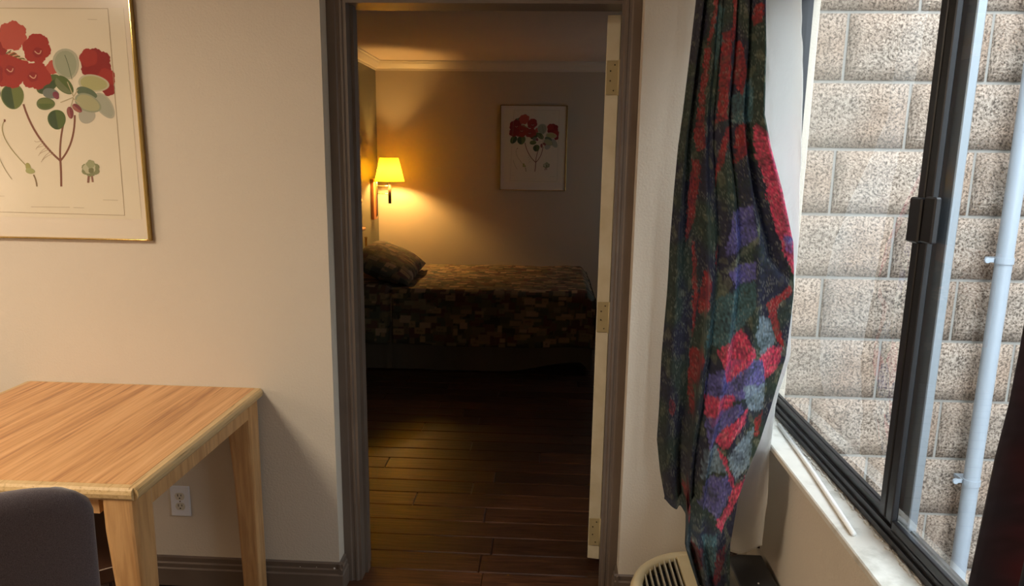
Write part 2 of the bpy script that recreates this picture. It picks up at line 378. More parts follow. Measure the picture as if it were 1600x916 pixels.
# ------------------------------------------------------------------ outside: block wall of the bedroom wing
bw = struct('wall_outside', B(.80, 3.0, DR + .0075, DR + .0285, -.3, 3.4), MORT)
PX, PZ = .4365, .2085
variants = []
for vnum in range(6):
    bm = bmesh.new(); nx, nz = 8, 4; L, Hh = PX - .010, PZ - .010
    g = [[None] * (nz + 1) for _ in range(nx + 1)]
    for i in range(nx + 1):
        for k in range(nz + 1):
            e = (i in (0, nx)) or (k in (0, nz)); d = 0 if e else -.0018 - .004 * noise.noise((i * .9 + vnum * 7, k * .9, vnum))
            g[i][k] = bm.verts.new((L * i / nx, d, Hh * k / nz))
    for i in range(nx):
        for k in range(nz): bm.faces.new((g[i][k], g[i + 1][k], g[i + 1][k + 1], g[i][k + 1]))
    be = [e for e in bm.edges if e.is_boundary]
    r_ = bmesh.ops.extrude_edge_only(bm, edges=be)
    for q in r_['geom']:
        if isinstance(q, bmesh.types.BMVert): q.co.y += .012
    me = bpy.data.meshes.new('block'); bmesh.ops.recalc_face_normals(bm, faces=bm.faces[:]); bm.to_mesh(me); bm.free(); me.materials.append(BLK)
    for p in me.polygons: p.use_smooth = True
    variants.append(me)
z0 = 1.595 - 9 * PZ
for r_ in range(0, 17):
    z = z0 + r_ * PZ
    off = 0.918 if (9 - r_) % 2 == 1 else 1.130
    x = off - PX
    while x < 3.0:
        if x > .40:
            o = bpy.data.objects.new('block', variants[random.randrange(6)]); o.location = (x + .0055, DR + .004, z + .0055); COL.objects.link(o); o.parent = bw
        x += PX
struct('wall_light_block', B(3.0, 3.2, -6, DR, -.3, 2.9), CONC)  # unseen wall added across the alley to cut daylight into the room
tag(struct('ground_outside', B(.80, 8, -6, DR + .03, -.4, -.3), CONC), kind='structure')
# conduit with straps
cp = empty('conduit_pipe', (1.452, 2.275, -.3), 'grey plastic conduit pipe running up the block wall outside the window', 'pipe')
bm = bmesh.new(); tube(bm, [(0, 0, 0), (0, 0, 3.2)], .0245, 24, False); build('pipe', bm, PIPE, cp, True)
for z in (1.555, .80):
    bm = bmesh.new(); lathe(bm, [(.0245, -.010), (.0275, -.010), (.0275, .010), (.0245, .010)], (0, 0, z), 24)
    box(bm, -.055, -.020, .0, .004, z - .007, z + .007, bev=.001); bmesh.ops.create_cone(bm, cap_ends=True, segments=16, radius1=.010, radius2=.009, depth=.006, matrix=Matrix.Translation((-.052, -.002, z)) @ Matrix.Rotation(R(90), 4, 'X'))
    box(bm, -.03, .0, .0, .05, z - .006, z + .006)
    build('pipe_strap', bm, PIPE, cp)

# ------------------------------------------------------------------ bedroom shell
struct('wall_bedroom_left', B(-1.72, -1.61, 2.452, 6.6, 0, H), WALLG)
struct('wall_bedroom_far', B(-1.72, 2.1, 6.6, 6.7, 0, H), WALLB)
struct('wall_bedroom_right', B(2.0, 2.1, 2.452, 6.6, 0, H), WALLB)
o = struct('ceiling_bedroom', B(-1.72, 2.1, 2.34, 6.7, 2.415, 2.5), CEIL)
cprof = [(0, 0), (.010, 0), (.012, .016), (.022, .022), (.046, .056), (.052, .070), (.064, .074), (.064, .085), (0, .085)]
bm = bmesh.new(); prism(bm, [(6.6 - a, 2.33 + b) for a, b in cprof], 'x', -1.61, 2.0); tag(build('trim_3', bm, CROWN), kind='structure')
bm = bmesh.new(); prism(bm, [(-1.61 + a, 2.33 + b) for a, b in cprof], 'y', 2.452, 6.6); tag(build('trim_4', bm, CROWN), kind='structure')
bm = bmesh.new(); prism(bm, [(6.6 - a, b) for a, b in prof], 'x', -1.61, 2.0); tag(build('baseboard_bedroom', bm, TRIM), kind='structure')

# ------------------------------------------------------------------ botanical print
def K(x, y): return (-.4263 + .002075 * x - .0002476 * y + 3.84e-7 * x * y, .7533 - .001897 * y + 1.07e-7 * x * y - 3.49e-7 * y * y)
shapes = []      # (outline list of (x,y) in chart units, colour)
def flower(cx, cy, r, c, n=7, sq=1.0, ph=0.):
    P = []; r *= 1.14
    for k in range(56):
        a = 2 * math.pi * k / 56; rr = r * (.86 + .14 * abs(math.sin(n * a / 2 + ph)) + .03 * math.sin(23 * a))
        P.append((cx + rr * math.cos(a), cy + sq * rr * math.sin(a)))
    shapes.append((P, c))
def leaf(cx, cy, L, w, ang, c, c2=None, rim=None):
    a = R(ang); ca, sa = math.cos(a), math.sin(a)
    def E(L, w, t0, t1): 
        P = []
        for k in range(25):
            t = t0 + (t1 - t0) * k / 24; x = L / 2 * math.cos(t); y = w / 2 * math.sin(t) * (1 - .12 * math.cos(t)); P.append((cx + x * ca - y * sa, cy + x * sa + y * ca))
        return P
    if rim: shapes.append((E(L * 1.16, w * 1.22, 0, 2 * math.pi), rim))
    shapes.append((E(L, w, 0, 2 * math.pi), c))
    if c2: shapes.append((E(L * .94, w * .9, 0, math.pi), c2))
def stroke(pts, w, c):
    for i in range(len(pts) - 1):
        (x0, y0), (x1, y1) = pts[i], pts[i + 1]; d = math.hypot(x1 - x0, y1 - y0) or 1; nx, ny = -(y1 - y0) / d * w / 2, (x1 - x0) / d * w / 2
        e = .25; ex, ey = (x1 - x0) / d * e, (y1 - y0) / d * e
        shapes.append(([(x0 - ex + nx, y0 - ey + ny), (x1 + ex + nx, y1 + ey + ny), (x1 + ex - nx, y1 + ey - ny), (x0 - ex - nx, y0 - ey - ny)], c))
def curve(p0, p1, p2, n=10): return [((1 - t) ** 2 * p0[0] + 2 * t * (1 - t) * p1[0] + t * t * p2[0], (1 - t) ** 2 * p0[1] + 2 * t * (1 - t) * p1[1] + t * t * p2[1]) for t in [k / n for k in range(n + 1)]]
STEM = (.22, .09, .06); RED = (.36, .035, .028); RED2 = (.27, .022, .022); PINKR = (.47, .085, .065)
G1 = (.10, .14, .045); G2 = (.055, .085, .04); G3 = (.15, .18, .06); GG = (.33, .35, .25); GL = (.42, .40, .19); GY = (.40, .38, .22)
stroke(curve((95, 291), (95, 265), (94, 250), 4), 3.4, STEM)
stroke(curve((94, 251), (52, 215), (37, 163)), 3.2, STEM); stroke(curve((94, 250), (92, 222), (101, 185)), 3, STEM); stroke(curve((95, 250), (117, 225), (117, 180)), 3, STEM)
for k in range(7): stroke(curve((84 - k * 3, 240 - k * 3.5), (74 - k * 3, 242 - k * 3), (66 - k * 2, 250 - k * 5 + (k % 2) * 8), 4), .7, (.42, .30, .19))
leaf(20, 151, 40, 36, 80, G3, G2); leaf(-14, 150, 36, 28, 110, G2, G1)
leaf(76, 131, 42, 24, -35, G1, G2); leaf(80, 146, 26, 16, 10, (.17, .19, .17))
leaf(-8, 66, 30, 24, 60, (.18, .20, .11), G2); leaf(6, 62, 34, 18, 60, G2)
flower(-14, 85, 24, RED2, 6); flower(20, 56, 21, PINKR, 7, 1, .4); flower(58, 76, 20, RED, 6, 1.05, .9); flower(60, 62, 9, RED, 4)
flower(16, 110, 28, RED, 7, .9, .2); flower(-16, 116, 20, RED2, 6, .9); flower(57, 118, 23, RED, 7, .85); flower(84, 105, 10, PINKR, 5)
for cx, cy in ((16, 110), (60, 82), (52, 120), (-10, 90)):
    flower(cx, cy, 7.5, RED2, 5); stroke(curve((cx - 5, cy - 2), (cx + 3, cy + 7), (cx + 5, cy - 3), 5), 1.6, (.62, .36, .25))
for k in range(8): stroke([(10 + k * 3.5, 84 + k * 1.3), (18 + k * 3.5, 79 + k * 2.2)], 1.6, (.60, .46, .28) if k % 2 else G1)
leaf(104, 100, 42, 33, 75, GG, None, (.43, .42, .32)); stroke(curve((102, 86), (108, 100), (113, 124), 5), .8, G2)
flower(150, 100, 22, RED2, 6, 1, .3); flower(139, 90, 13, RED, 5); flower(166, 122, 13, RED, 5, 1.1); flower(170, 140, 9, RED2, 5)
leaf(147, 130, 42, 22, 8, GL, None, (.50, .47, .33)); leaf(163, 165, 40, 20, 55, (.38, .38, .30), None, (.44, .42, .33))
leaf(136, 180, 26, 26, 0, (.42, .40, .33)); leaf(101, 133, 36, 21, 45, G1, (.16, .18, .09)); leaf(136, 145, 34, 16, 20, (.12, .16, .10)); leaf(138, 161, 38, 22, 25, GY, None, (.30, .32, .22))
leaf(72, 162, 25, 16, 0, G3, G1, (.13, .16, .07)); leaf(89, 187, 31, 28, 80, G1, G2)
for k, (a, b) in enumerate(((106, 128), (122, 140), (95, 160), (110, 170), (125, 162))): stroke([(115, 150 + k), (a, b)], 1.5, (.48, .40, .25))
leaf(110, 176, 19, 10, 80, (.22, .05, .06), (.33, .11, .10)); leaf(121, 169, 18, 10, 40, (.22, .05, .06), (.36, .13, .11)); leaf(88, 149, 13, 9, 60, (.22, .05, .08))
stroke(curve((7, 189), (-8, 210), (40, 258), 10), 1.4, (.36, .30, .14)); leaf(44, 262, 16, 8, 75, (.36, .34, .12)); leaf(47, 267, 15, 9, 10, (.38, .38, .16)); stroke(curve((52, 273), (56, 280), (57, 291), 4), 2.2, (.25, .17, .09)); shapes.append(([(6, 186), (9, 187), (9, 190), (6, 191)], STEM))
stroke(curve((-4, 240), (4, 262), (18, 280), 6), 1.5, (.40, .33, .2))
flower(141, 264, 13, (.24, .25, .13), 6, .8); flower(139, 262, 9, (.50, .48, .33), 5, .9); flower(142, 266, 4, (.20, .20, .10), 4); stroke([(138, 275), (137, 285)], 3.4, (.28, .14, .10)); stroke([(143, 275), (144, 284)], 3, (.30, .16, .12)); flower(141, 256, 6, (.34, .35, .2), 5)
# faint engraved border and caption rules
LN = (.40, .30, .19)
for a, b in (((169, 13), (193, 336)), ((193, 336), (-6, 331)), ((-30, 13), (169, 13)), ((-30, 13), (-6, 331))): stroke([a, b], .7, LN)
for a, b, y in ((48, 108, 323), (114, 130, 324), (160, 183, 312), (138, 152, 30), (-2, 6, 306)): stroke([(a, y), (b, y + .5)], .8, (.52, .43, .31))
def print_mesh():
    bm = bmesh.new(); lay = []; 
    for i, (P, c) in enumerate(shapes):
        vs = []
        for p in P:
            X, Z = K(*p); vs.append(bm.verts.new((X, -.0000035 * i - .0001, Z))); lay.append(c)
        try: bm.faces.new(vs)
        except Exception: pass
    bm.normal_update()
    bmesh.ops.triangulate(bm, faces=bm.faces[:])
    me = bpy.data.meshes.new('botanical_drawing'); bm.to_mesh(me); bm.free()
    me.polygons.foreach_set('use_smooth', [False] * len(me.polygons)); paint(me, lay); me.materials.append(INK); return me
PM = print_mesh(); XL_, ZT = -.618, .772
def framed(loc, label, tilt=0):
    t = empty('framed_print', loc, label, 'picture')
    x0, x1, z0, z1 = XL_, 0, 0, ZT
    for nm, a in (('frame_side', (x0, x0 + .008, z0, z1)), ('frame_side', (x1 - .008, x1, z0, z1)), ('frame_rail', (x0 + .008, x1 - .008, z0, z0 + .006)), ('frame_rail', (x0 + .008, x1 - .008, z1 - .006, z1))):
        bm = bmesh.new(); box(bm, a[0], a[1], -.020, 0, a[2], a[3], bev=.0025, seg=2)
        build(nm, bm, GOLD, t)
    build('mat_board', B(x0 + .008, x1 - .008, -.010, -.004, z0 + .006, z1 - .006), MATB, t)
    xa, za = K(-32, 338); xb, zb = K(193, 12)
    pp = build('print_sheet', B(xa, xb, -.0108, -.0098, za, zb), PAPER, t)
    d = new_obj('botanical_drawing', PM, None, pp); d.location = (0, -.0109, 0)
    bm = bmesh.new(); bm.faces.new([bm.verts.new(p) for p in ((x0 + .01, -.0155, z0 + .008), (x1 - .01, -.0155, z0 + .008), (x1 - .01, -.0155, z1 - .008), (x0 + .01, -.0155, z1 - .008))])
    build('glass', bm, PGLASS, t); return t
framed((-1.311, DW - .001, 1.266), 'large brass framed red rhododendron print on the wall above the wooden table')
framed((.163, 6.599, 1.262), 'framed red flower print on the far bedroom wall beyond the bed')

# ------------------------------------------------------------------ table
tb = empty('wooden_table', (-1.392, 1.876, 0), 'light oak topped square table with rounded pale edge against the wall', 'table')
TX0, TX1, TY0, TY1, TZ = -.425, .425, -.378, .377, .762    # local half extents
bm = B(TX0 + .026, TX1 - .026, TY0 + .026, TY1 - .006, TZ - .026, TZ + .0006); build('tabletop', bm, LAM, tb)
def roundband(bm, axis, a, b, c0, sgn):
    p = [(0, TZ), (.018, TZ - .001), (.024, TZ - .006), (.027, TZ - .015), (.025, TZ - .026), (.018, TZ - .034), (0, TZ - .036)]
    prism(bm, [(c0 + sgn * q[0], q[1]) for q in p], axis, a, b)
bm = bmesh.new(); roundband(bm, 'y', TY0 + .010, TY1, TX1 - .027, 1); build('edge_band', bm, LAM2, tb, False)
bm = bmesh.new(); roundband(bm, 'y', TY0 + .010, TY1, TX0 + .027, -1); build('edge_band', bm, LAM2, tb, False)
bm = bmesh.new(); roundband(bm, 'x', TX0 + .012, TX1 - .012, TY0 + .027, -1); build('edge_band', bm, LAM2, tb, False)
bm = B(TX0 + .026, TX1 - .026, TY1 - .006, TY1, TZ - .03, TZ); build('edge_band', bm, LAM2, tb)
for s in (-1, 1):
    build('apron', B(*( sorted((s * (TX1 - .018), s * (TX1 - .040)))), TY0 + .09, TY1 - .07, TZ - .082, TZ - .034), LEGW, tb)
build('apron', B(TX0 + .10, TX1 - .115, TY0 + .030, TY0 + .052, TZ - .082, TZ - .034), LEGW, tb)
build('apron', B(TX0 + .09, TX1 - .09, TY1 - .040, TY1 - .020, TZ - .082, TZ - .034), LEGW, tb)
for sx in (-1, 1):
    for sy in (-1, 1):
        cx, cy = sx * (TX1 - .054), sy * (TY1 - .050); bm = bmesh.new(); rings = []
        for z, w in ((TZ - .034, .042), (TZ - .12, .042), (TZ - .30, .037), (0, .032)):
            ring = []; wy = w * (1 if sy < 0 else .9)
            bw_ = w * .32
            ox, oy = sx * (.042 - w), sy * 0
            for dx, dy in ((-1, -1), (1, -1), (1, 1), (-1, 1)):
                for q in range(4):
                    ang = math.atan2(dy, dx) - R(45) + R(90) * q / 3
                    ring.append(bm.verts.new((cx + ox + dx * (w - bw_) + bw_ * math.cos(ang), cy + oy + dy * (wy - bw_) + bw_ * math.sin(ang), z)))
            rings.append(ring)
        n = len(rings[0])
        for A, Bq in zip(rings, rings[1:]):
            for k in range(n): bm.faces.new((A[k], A[(k + 1) % n], Bq[(k + 1) % n], Bq[k]))
        bm.faces.new(rings[0]); bm.faces.new(rings[-1][::-1])
        build('leg', bm, LEGW, tb)

# ------------------------------------------------------------------ chair in the foreground and stool under the table
ch = empty('upholstered_chair', (-.950, .940, 0), 'plum grey upholstered chair in the foreground with its back to us', 'chair', rz=R(34))
bm = bmesh.new(); nx, nz = 24, 26; grid = {}
wch, hb0, hb1 = .225, .47, 1.032
def backpt(i, k, side):
    u = -1 + 2 * i / nx; v = k / nz
    z = hb0 + (hb1 - hb0) * v; top = sm(.86, 1, v)
    w = wch * (.97 + .03 * v) * (1 - .10 * max(0, (v - .93) / .07) ** 2)
    x = u * w
    z2 = z - .012 * abs(u) ** 6 * sm(.7, 1, v) * 2
    th = (.036 - .014 * v) * (1 - .55 * max(0, (v - .94) / .06) ** 2) * (1 - .35 * abs(u) ** 8)
    lean = -.05 * v
    return (x, lean + side * th + .004 * (u * u) , z2)
F = [[bm.verts.new(backpt(i, k, -1)) for k in range(nz + 1)] for i in range(nx + 1)]
Bk = [[bm.verts.new(backpt(i, k, 1)) for k in range(nz + 1)] for i in range(nx + 1)]
for i in range(nx):
    for k in range(nz): bm.faces.new((F[i][k], F[i + 1][k], F[i + 1][k + 1], F[i][k + 1])); bm.faces.new((Bk[i][k], Bk[i][k + 1], Bk[i + 1][k + 1], Bk[i + 1][k]))
for i in range(nx):
    bm.faces.new((F[i][nz], F[i + 1][nz], Bk[i + 1][nz], Bk[i][nz])); bm.faces.new((F[i][0], Bk[i][0], Bk[i + 1][0], F[i + 1][0]))
for k in range(nz):
    bm.faces.new((F[0][k], F[0][k + 1], Bk[0][k + 1], Bk[0][k])); bm.faces.new((F[nx][k], Bk[nx][k], Bk[nx][k + 1], F[nx][k + 1]))
o = build('backrest', bm, CHF, ch, True)
md = o.modifiers.new('bevel', 'BEVEL'); md.width = .008; md.segments = 3; md.limit_method = 'ANGLE'; md.angle_limit = R(50)
build('seat', B(-.225, .225, -.01, .40, .40, .475, bev=.02, seg=3), CHF, ch, True)
build('seat_frame', B(-.21, .21, .01, .39, .365, .40), BRW, ch)
for sx in (-1, 1):
    for yy in (.02, .36):
        bm = bmesh.new(); tube(bm, [(sx * .19, yy, 0), (sx * .19, yy, .37)], [.014, .022], 4); build('leg', bm, BRW, ch)
st = empty('square_stool', (-1.40, 1.73, 0), 'dark brown vinyl stool tucked under the table, seen beside the near table leg', 'stool', rz=R(37))
build('seat', B(-.20, .20, -.20, .20, .40, .45, bev=.006, seg=2), BRV, st)
bm = bmesh.new()
for z in (.4497,):
    rr = .199
    tube(bm, [(-rr, -rr, z - .004), (rr, -rr, z - .004), (rr, rr, z - .004), (-rr, rr, z - .004), (-rr, -rr, z - .004)], .0016, 6)
build('piping', bm, PIPING, st)
for sx in (-1, 1):
    for sy in (-1, 1): build('leg', B(*sorted((sx * .19, sx * .15)), *sorted((sy * .19, sy * .15)), 0, .40), BRW, st)

# ------------------------------------------------------------------ wall outlet
ou = empty('wall_outlet', (-1.290, DW, .329), 'white duplex power outlet low on the wall beneath the table', 'outlet')
build('cover_plate', B(-.036, .036, -.006, 0, -.058, .058, bev=.003, seg=2), PLATE, ou)
for z in (.0195, -.0195):
    bm = bmesh.new(); P = []
    for k in range(32):
        a = 2 * math.pi * k / 32; P.append((.0172 * math.cos(a), z + max(-.0135, min(.0135, .0172 * math.sin(a)))))
    prism(bm, P, 'y', -.0078, -.005); rc = build('receptacle', bm, RECEP, ou)
    bm = bmesh.new(); box(bm, -.0075, -.005, -.0083, -.007, z, z + .009); box(bm, .0048, .0072, -.0083, -.007, z + .001, z + .008); box(bm, -.0022, .0022, -.0083, -.007, z - .009, z - .0045)
    build('socket_slots', bm, DARK, rc)
bm = bmesh.new(); bmesh.ops.create_cone(bm, cap_ends=True, segments=12, radius1=.003, radius2=.0025, depth=.0015, matrix=Matrix.Translation((0, -.0065, 0)) @ Matrix.Rotation(R(90), 4, 'X')); build('screw', bm, CHROME, ou)

# ------------------------------------------------------------------ bed
BX0, BX1, BY0, BY1, BZ = -1.53, .345, 4.93, 6.20, .615
bd = empty('bed', (-.6, 5.56, 0), 'double bed with dark olive skirt standing along the bedroom wall', 'bed')
def loc(o, bm): pass
def bedbuild(nm, bm, m, smooth=False, parent=bd):
    bmesh.ops.translate(bm, verts=bm.verts[:], vec=(.6, -5.56, 0)); return build(nm, bm, m, parent, smooth)
bedbuild('mattress', B(BX0, BX1 - .02, BY0 + .02, BY1 - .02, .32, .59, bev=.05, seg=3), M('mattress_ticking', (.5, .48, .42), .9).m)
bedbuild('box_spring', B(BX0, BX1 - .03, BY0 + .03, BY1 - .03, .14, .32), SKIRTM)
bm = bmesh.new()   # skirt round three sides, hem lifting towards the foot
pts = []
def sk(x0, y0, x1, y1, n):
    for k in range(n): t = k / n; pts.append((x0 + (x1 - x0) * t, y0 + (y1 - y0) * t))
sk(BX0, BY0 + .005, BX1, BY0 + .005, 150); sk(BX1, BY0 + .005, BX1, BY1, 100); pts.append((BX1, BY1))
prev = None
for i, (x, y_) in enumerate(pts):
    w = .006 * math.sin(i * .9) * noise.noise((i * .05, 0, 0)) * 2 + .016 * noise.noise((i * .09, 3, 0))
    lift = .012 + .085 * sm(-.35, .25, x) * (1 - .75 * sm(.26, .34, x)) + .006 * noise.noise((i * .07, 9, 1))
    if i < 150: a = (x, y_ , .36); m_ = (x, y_ - .004 + w * .5, .18); b = (x + .02 * noise.noise((i * .1, 5, 5)), y_ - .012 + w, lift)
    else: a = (x, y_, .36); m_ = (x + .004 + w * .5, y_, .18); b = (x + .01 + w, y_, lift)
    cur = [bm.verts.new(a), bm.verts.new(m_), bm.verts.new(b)]
    if prev: bm.faces.new((prev[0], cur[0], cur[1], prev[1])); bm.faces.new((prev[1], cur[1], cur[2], prev[2]))
    prev = cur
bedbuild('bed_skirt', bm, SKIRTM, True)
bm = bmesh.new(); box(bm, -1.608, -1.575, BY0 - .05, 5.865, .30, .935, bev=.004); hb = bedbuild('headboard', bm, ORW)
bm = bmesh.new(); box(bm, -1.609, -1.545, BY0 - .07, 5.885, .935, .962, bev=.010, seg=3); bedbuild('headboard_cap', bm, ORW, True, hb)
bm = bmesh.new(); tube(bm, [(-1.585, 6.02, .30), (-1.585, 6.02, .845), (-1.585, 6.02, .86)], [.010, .010, .014], 10); bedbuild('slender_post', bm, GOLD, True, hb)
for sx in (BX0 + .05, BX1 - .45):
    for sy in (BY0 + .38, BY1 - .12): bedbuild('bed_leg', B(sx, sx + .05, sy, sy + .05, 0, .14), BRW)

# patchwork colours on a fine mesh
pal = [(.055, .048, .022), (.040, .036, .018), (.066, .034, .020), (.048, .024, .015), (.062, .052, .027), (.075, .050, .026), (.12, .080, .042), (.040, .040, .024), (.052, .022, .016), (.080, .060, .030)]
light = [(.26, .17, .085), (.20, .13, .065), (.30, .20, .12), (.17, .13, .07)]
patches = []
for k in range(2600):
    s, t = random.uniform(0, 2.0), random.uniform(0, 2.1); w, h = random.uniform(.03, .09), random.uniform(.03, .07); patches.append((s, t, w, h, random.choice(pal), None))
for k in range(420):
    s, t = random.uniform(0, 2.0), random.uniform(0, 2.1); w, h = random.uniform(.025, .085), random.uniform(.016, .045); patches.append((s, t, w, h, random.choice(light), random.choice(pal[:4]) if random.random() < .5 else None))
def painted_grid(ns, nt, S_, T_, seed):
    C = [[(.045, .038, .02)] * (nt + 1) for _ in range(ns + 1)]
    for s, t, w, h, c, inn in patches:
        i0, i1 = int(s / S_ * ns), int((s + w) / S_ * ns); k0, k1 = int(t / T_ * nt), int((t + h) / T_ * nt)
        for i in range(max(0, i0), min(ns, i1) + 1):
            for k in range(max(0, k0), min(nt, k1) + 1):
                cc = c
                if inn and i0 + 1 < i < i1 - 1 and k0 + 1 < k < k1 - 1 and ((i + k // 2) % 3 or k % 2): cc = tuple(.5 * a + .5 * b for a, b in zip(c, inn))
                C[i][k] = tuple(a * (2.0 if cc in pal else 1.3) for a in cc)
    return C
NS, NT = 235, 250
def spread_pt(s, t):
    """s along the bed 0..1, t across: near hem -> top -> far hem"""
    x = BX0 + .03 + (BX1 + .012 - BX0 - .03) * s
    r = .055; hn = BZ - .205 - r; top = BY1 - BY0 + .02 - 2 * r; arc = math.pi / 2 * r; hf = .25
    tot = hn + arc + top + arc + hf; d = t * tot
    foot = sm(.955, 1, s)
    if d < hn: y_, z = BY0 - .012, .205 + d
    elif d < hn + arc: a = (d - hn) / r; y_, z = BY0 - .012 + r - r * math.cos(a), BZ - r + r * math.sin(a)
    elif d < hn + arc + top: y_, z = BY0 - .012 + r + d - hn - arc, BZ
    elif d < hn + 2 * arc + top: a = (d - hn - arc - top) / r; y_, z = BY0 - .012 + r + top + r * math.sin(a), BZ - r + r * math.cos(a)
    else: y_, z = BY0 - .012 + 2 * r + top, BZ - r - (d - hn - 2 * arc - top)
    z -= foot ** 2 * .05 * (1 if z > BZ - .1 else .2)
    # drape bulge and quilting
    q = .006 * noise.noise((x * 9, (d) * 9, 0)) + .012 * noise.noise((x * 2.3, d * 2.3, 4))
    side = 1 if d < hn + arc * .5 else 0
    if side: y_ += -.012 - q + .01 * math.sin(x * 11 + d * 4) * (1 - d / hn) ; z += .008 * math.sin(x * 3.1) * (1 - d / hn)
    else: z += q
    # deep tuck where the pillow end begins
    g = math.exp(-((x + 1.130) / .010) ** 2)
    if side: y_ += .05 * g
    if x < -1.13:
        bump = sm(-1.13, -1.17, x)
        if side: y_ -= .012 * bump
        else: z += .02 * bump
    return (x, y_, z)
def sheet(name, m, ns, nt, fn, colors, parent=None, thick=0, smooth=True):
    verts = [fn(i / ns, k / nt) for i in range(ns + 1) for k in range(nt + 1)]
    faces = [(i * (nt + 1) + k, (i + 1) * (nt + 1) + k, (i + 1) * (nt + 1) + k + 1, i * (nt + 1) + k + 1) for i in range(ns) for k in range(nt)]
    me = bpy.data.meshes.new(name); me.from_pydata(verts, [], faces); me.update()
    me.polygons.foreach_set('use_smooth', [smooth] * len(me.polygons))
    if colors: paint(me, [colors[i][k] for i in range(ns + 1) for k in range(nt + 1)])
    o = new_obj(name, me, m, parent)
    if thick: md = o.modifiers.new('thickness', 'SOLIDIFY'); md.thickness = thick; md.offset = 0
    return o
sp = sheet('bedspread', SPREAD, NS, NT, spread_pt, painted_grid(NS, NT, 1.9, 2.1, 1))
tag(sp, 'dark patchwork quilted bedspread in olive, maroon and tan covering the bed', 'bedspread')
# foot end drop
def foot_pt(s, t):
    y_ = BY0 - .02 + (BY1 - BY0 + .03) * s; z = BZ - .045 - .36 * t
    return (BX1 + .014 + .02 * math.sin(t * 1.6) + .008 * noise.noise((y_ * 6, t * 4, 2)), y_, z)
sheet('foot_drop', SPREAD, 120, 40, foot_pt, painted_grid(120, 40, 1.4, .4, 2), sp)
# pillow: matching sham
def pillow_pt(s, t, side):
    u, v_ = -1 + 2 * s, -1 + 2 * t
    e = max(0, (1 - abs(u) ** 3.2)) ** .55 * max(0, (1 - abs(v_) ** 3.2)) ** .55
    pinch = 1 - .07 * (u * u) * (1 - v_ * v_) ; pinch2 = 1 - .07 * (v_ * v_) * (1 - u * u)
    x = u * .235 * pinch2; y_ = v_ * .42 * pinch; z = side * e * .095 + .006 * noise.noise((u * 3, v_ * 3, side))
    return (x, y_, z)
pc = painted_grid(70, 90, .5, .9, 3)
verts, faces, cols = [], [], []
ns, nt = 70, 90
for side in (1, -1):
    base = len(verts)
    for i in range(ns + 1):
        for k in range(nt + 1): verts.append(pillow_pt(i / ns, k / nt, side)); cols.append(pc[i][k])
    for i in range(ns):
        for k in range(nt):
            f = (base + i * (nt + 1) + k, base + (i + 1) * (nt + 1) + k, base + (i + 1) * (nt + 1) + k + 1, base + i * (nt + 1) + k + 1)
            faces.append(f if side > 0 else f[::-1])
me = bpy.data.meshes.new('pillow'); me.from_pydata(verts, [], faces); me.update(); me.polygons.foreach_set('use_smooth', [True] * len(me.polygons)); paint(me, cols)
po = new_obj('pillow', me, SPREAD); po.location = (-1.235, 5.40, .735); po.rotation_euler = (R(3), R(22), R(2))
tag(po, 'plump patchwork covered pillow at the head of the bed below the sconce', 'pillow')

# ------------------------------------------------------------------ wall sconce
LX, LY = -1.437, 6.33
sc_ = empty('wall_sconce', (-1.61, LY, 1.0), 'lit yellow shaded swing arm sconce in the bedroom corner', 'lamp')
def scb(nm, bm, m, smooth=False): bmesh.ops.translate(bm, verts=bm.verts[:], vec=(1.61, -LY, -1.0)); return build(nm, bm, m, sc_, smooth)
scb('wall_plate', B(-1.609, -1.575, LY - .02, LY + .10, .985, 1.355, bev=.006), ORW)
bm = bmesh.new(); tube(bm, [(-1.578, LY + .045, 1.34), (-1.567, LY + .045, 1.33), (-1.567, LY + .045, 1.03), (-1.578, LY + .045, 1.01)], .009, 10); scb('wall_rail', bm, CHROME, True)
for z in (1.29, 1.222):
    bm = bmesh.new(); tube(bm, [(-1.57, LY + .045, z), (-1.52, LY + .03, z), (LX, LY, z)], .0045, 8); scb('swing_arm', bm, CHROME, True)
bm = bmesh.new(); tube(bm, [(LX, LY, 1.135), (LX, LY, 1.30)], .0135, 14); scb('socket_tube', bm, M('dark_wood_handle', (.04, .015, .008), .3).m, True)
bm = bmesh.new(); tube(bm, [(LX, LY, 1.30), (LX, LY, 1.385)], .009, 12); scb('lamp_stem', bm, CHROME, True)
bm = bmesh.new(); lathe(bm, [(.134, 1.333), (.0835, 1.545)], (LX, LY, 0), 40); sh = scb('lamp_shade', bm, SHADE, True)
for r_, z in ((.1345, 1.333), (.0840, 1.545)):
    bm = bmesh.new(); tube(bm, [(LX + r_ * math.cos(2 * math.pi * k / 40), LY + r_ * math.sin(2 * math.pi * k / 40), z) for k in range(41)], .0028, 6)
    o = build('shade_trim', bm, SHTRIM, sh, True); o.data.transform(Matrix.Translation((1.61, -LY, -1.0)))
BULB = M('glowing_bulb', (1, .8, .4), .5); BULB.b.inputs['Emission Color'].default_value = (1, .72, .25, 1); BULB.b.inputs['Emission Strength'].default_value = 20; BULB = BULB.m
bm = bmesh.new(); bmesh.ops.create_uvsphere(bm, u_segments=16, v_segments=10, radius=.022, matrix=Matrix.Translation((LX, LY, 1.45))); scb('bulb', bm, BULB, True)
pl = bpy.data.lights.new('sconce_light', 'POINT'); pl.energy = 34; pl.color = (1.0, .57, .17); pl.shadow_soft_size = .035
po_ = bpy.data.objects.new('sconce_light', pl); po_.location = (LX, LY, 1.412); COL.objects.link(po_)
# small switch plate next to it
sw = empty('lamp_switch', (-1.61, 5.945, 1.186), 'small dark switch plate on the olive wall left of the sconce', 'switch')
build('switch_plate', B(0, .008, -.05, .05, -.028, .028, bev=.002), DGOLD, sw); build('rocker', B(.008, .016, -.02, .02, -.010, .010), CHROME, sw)

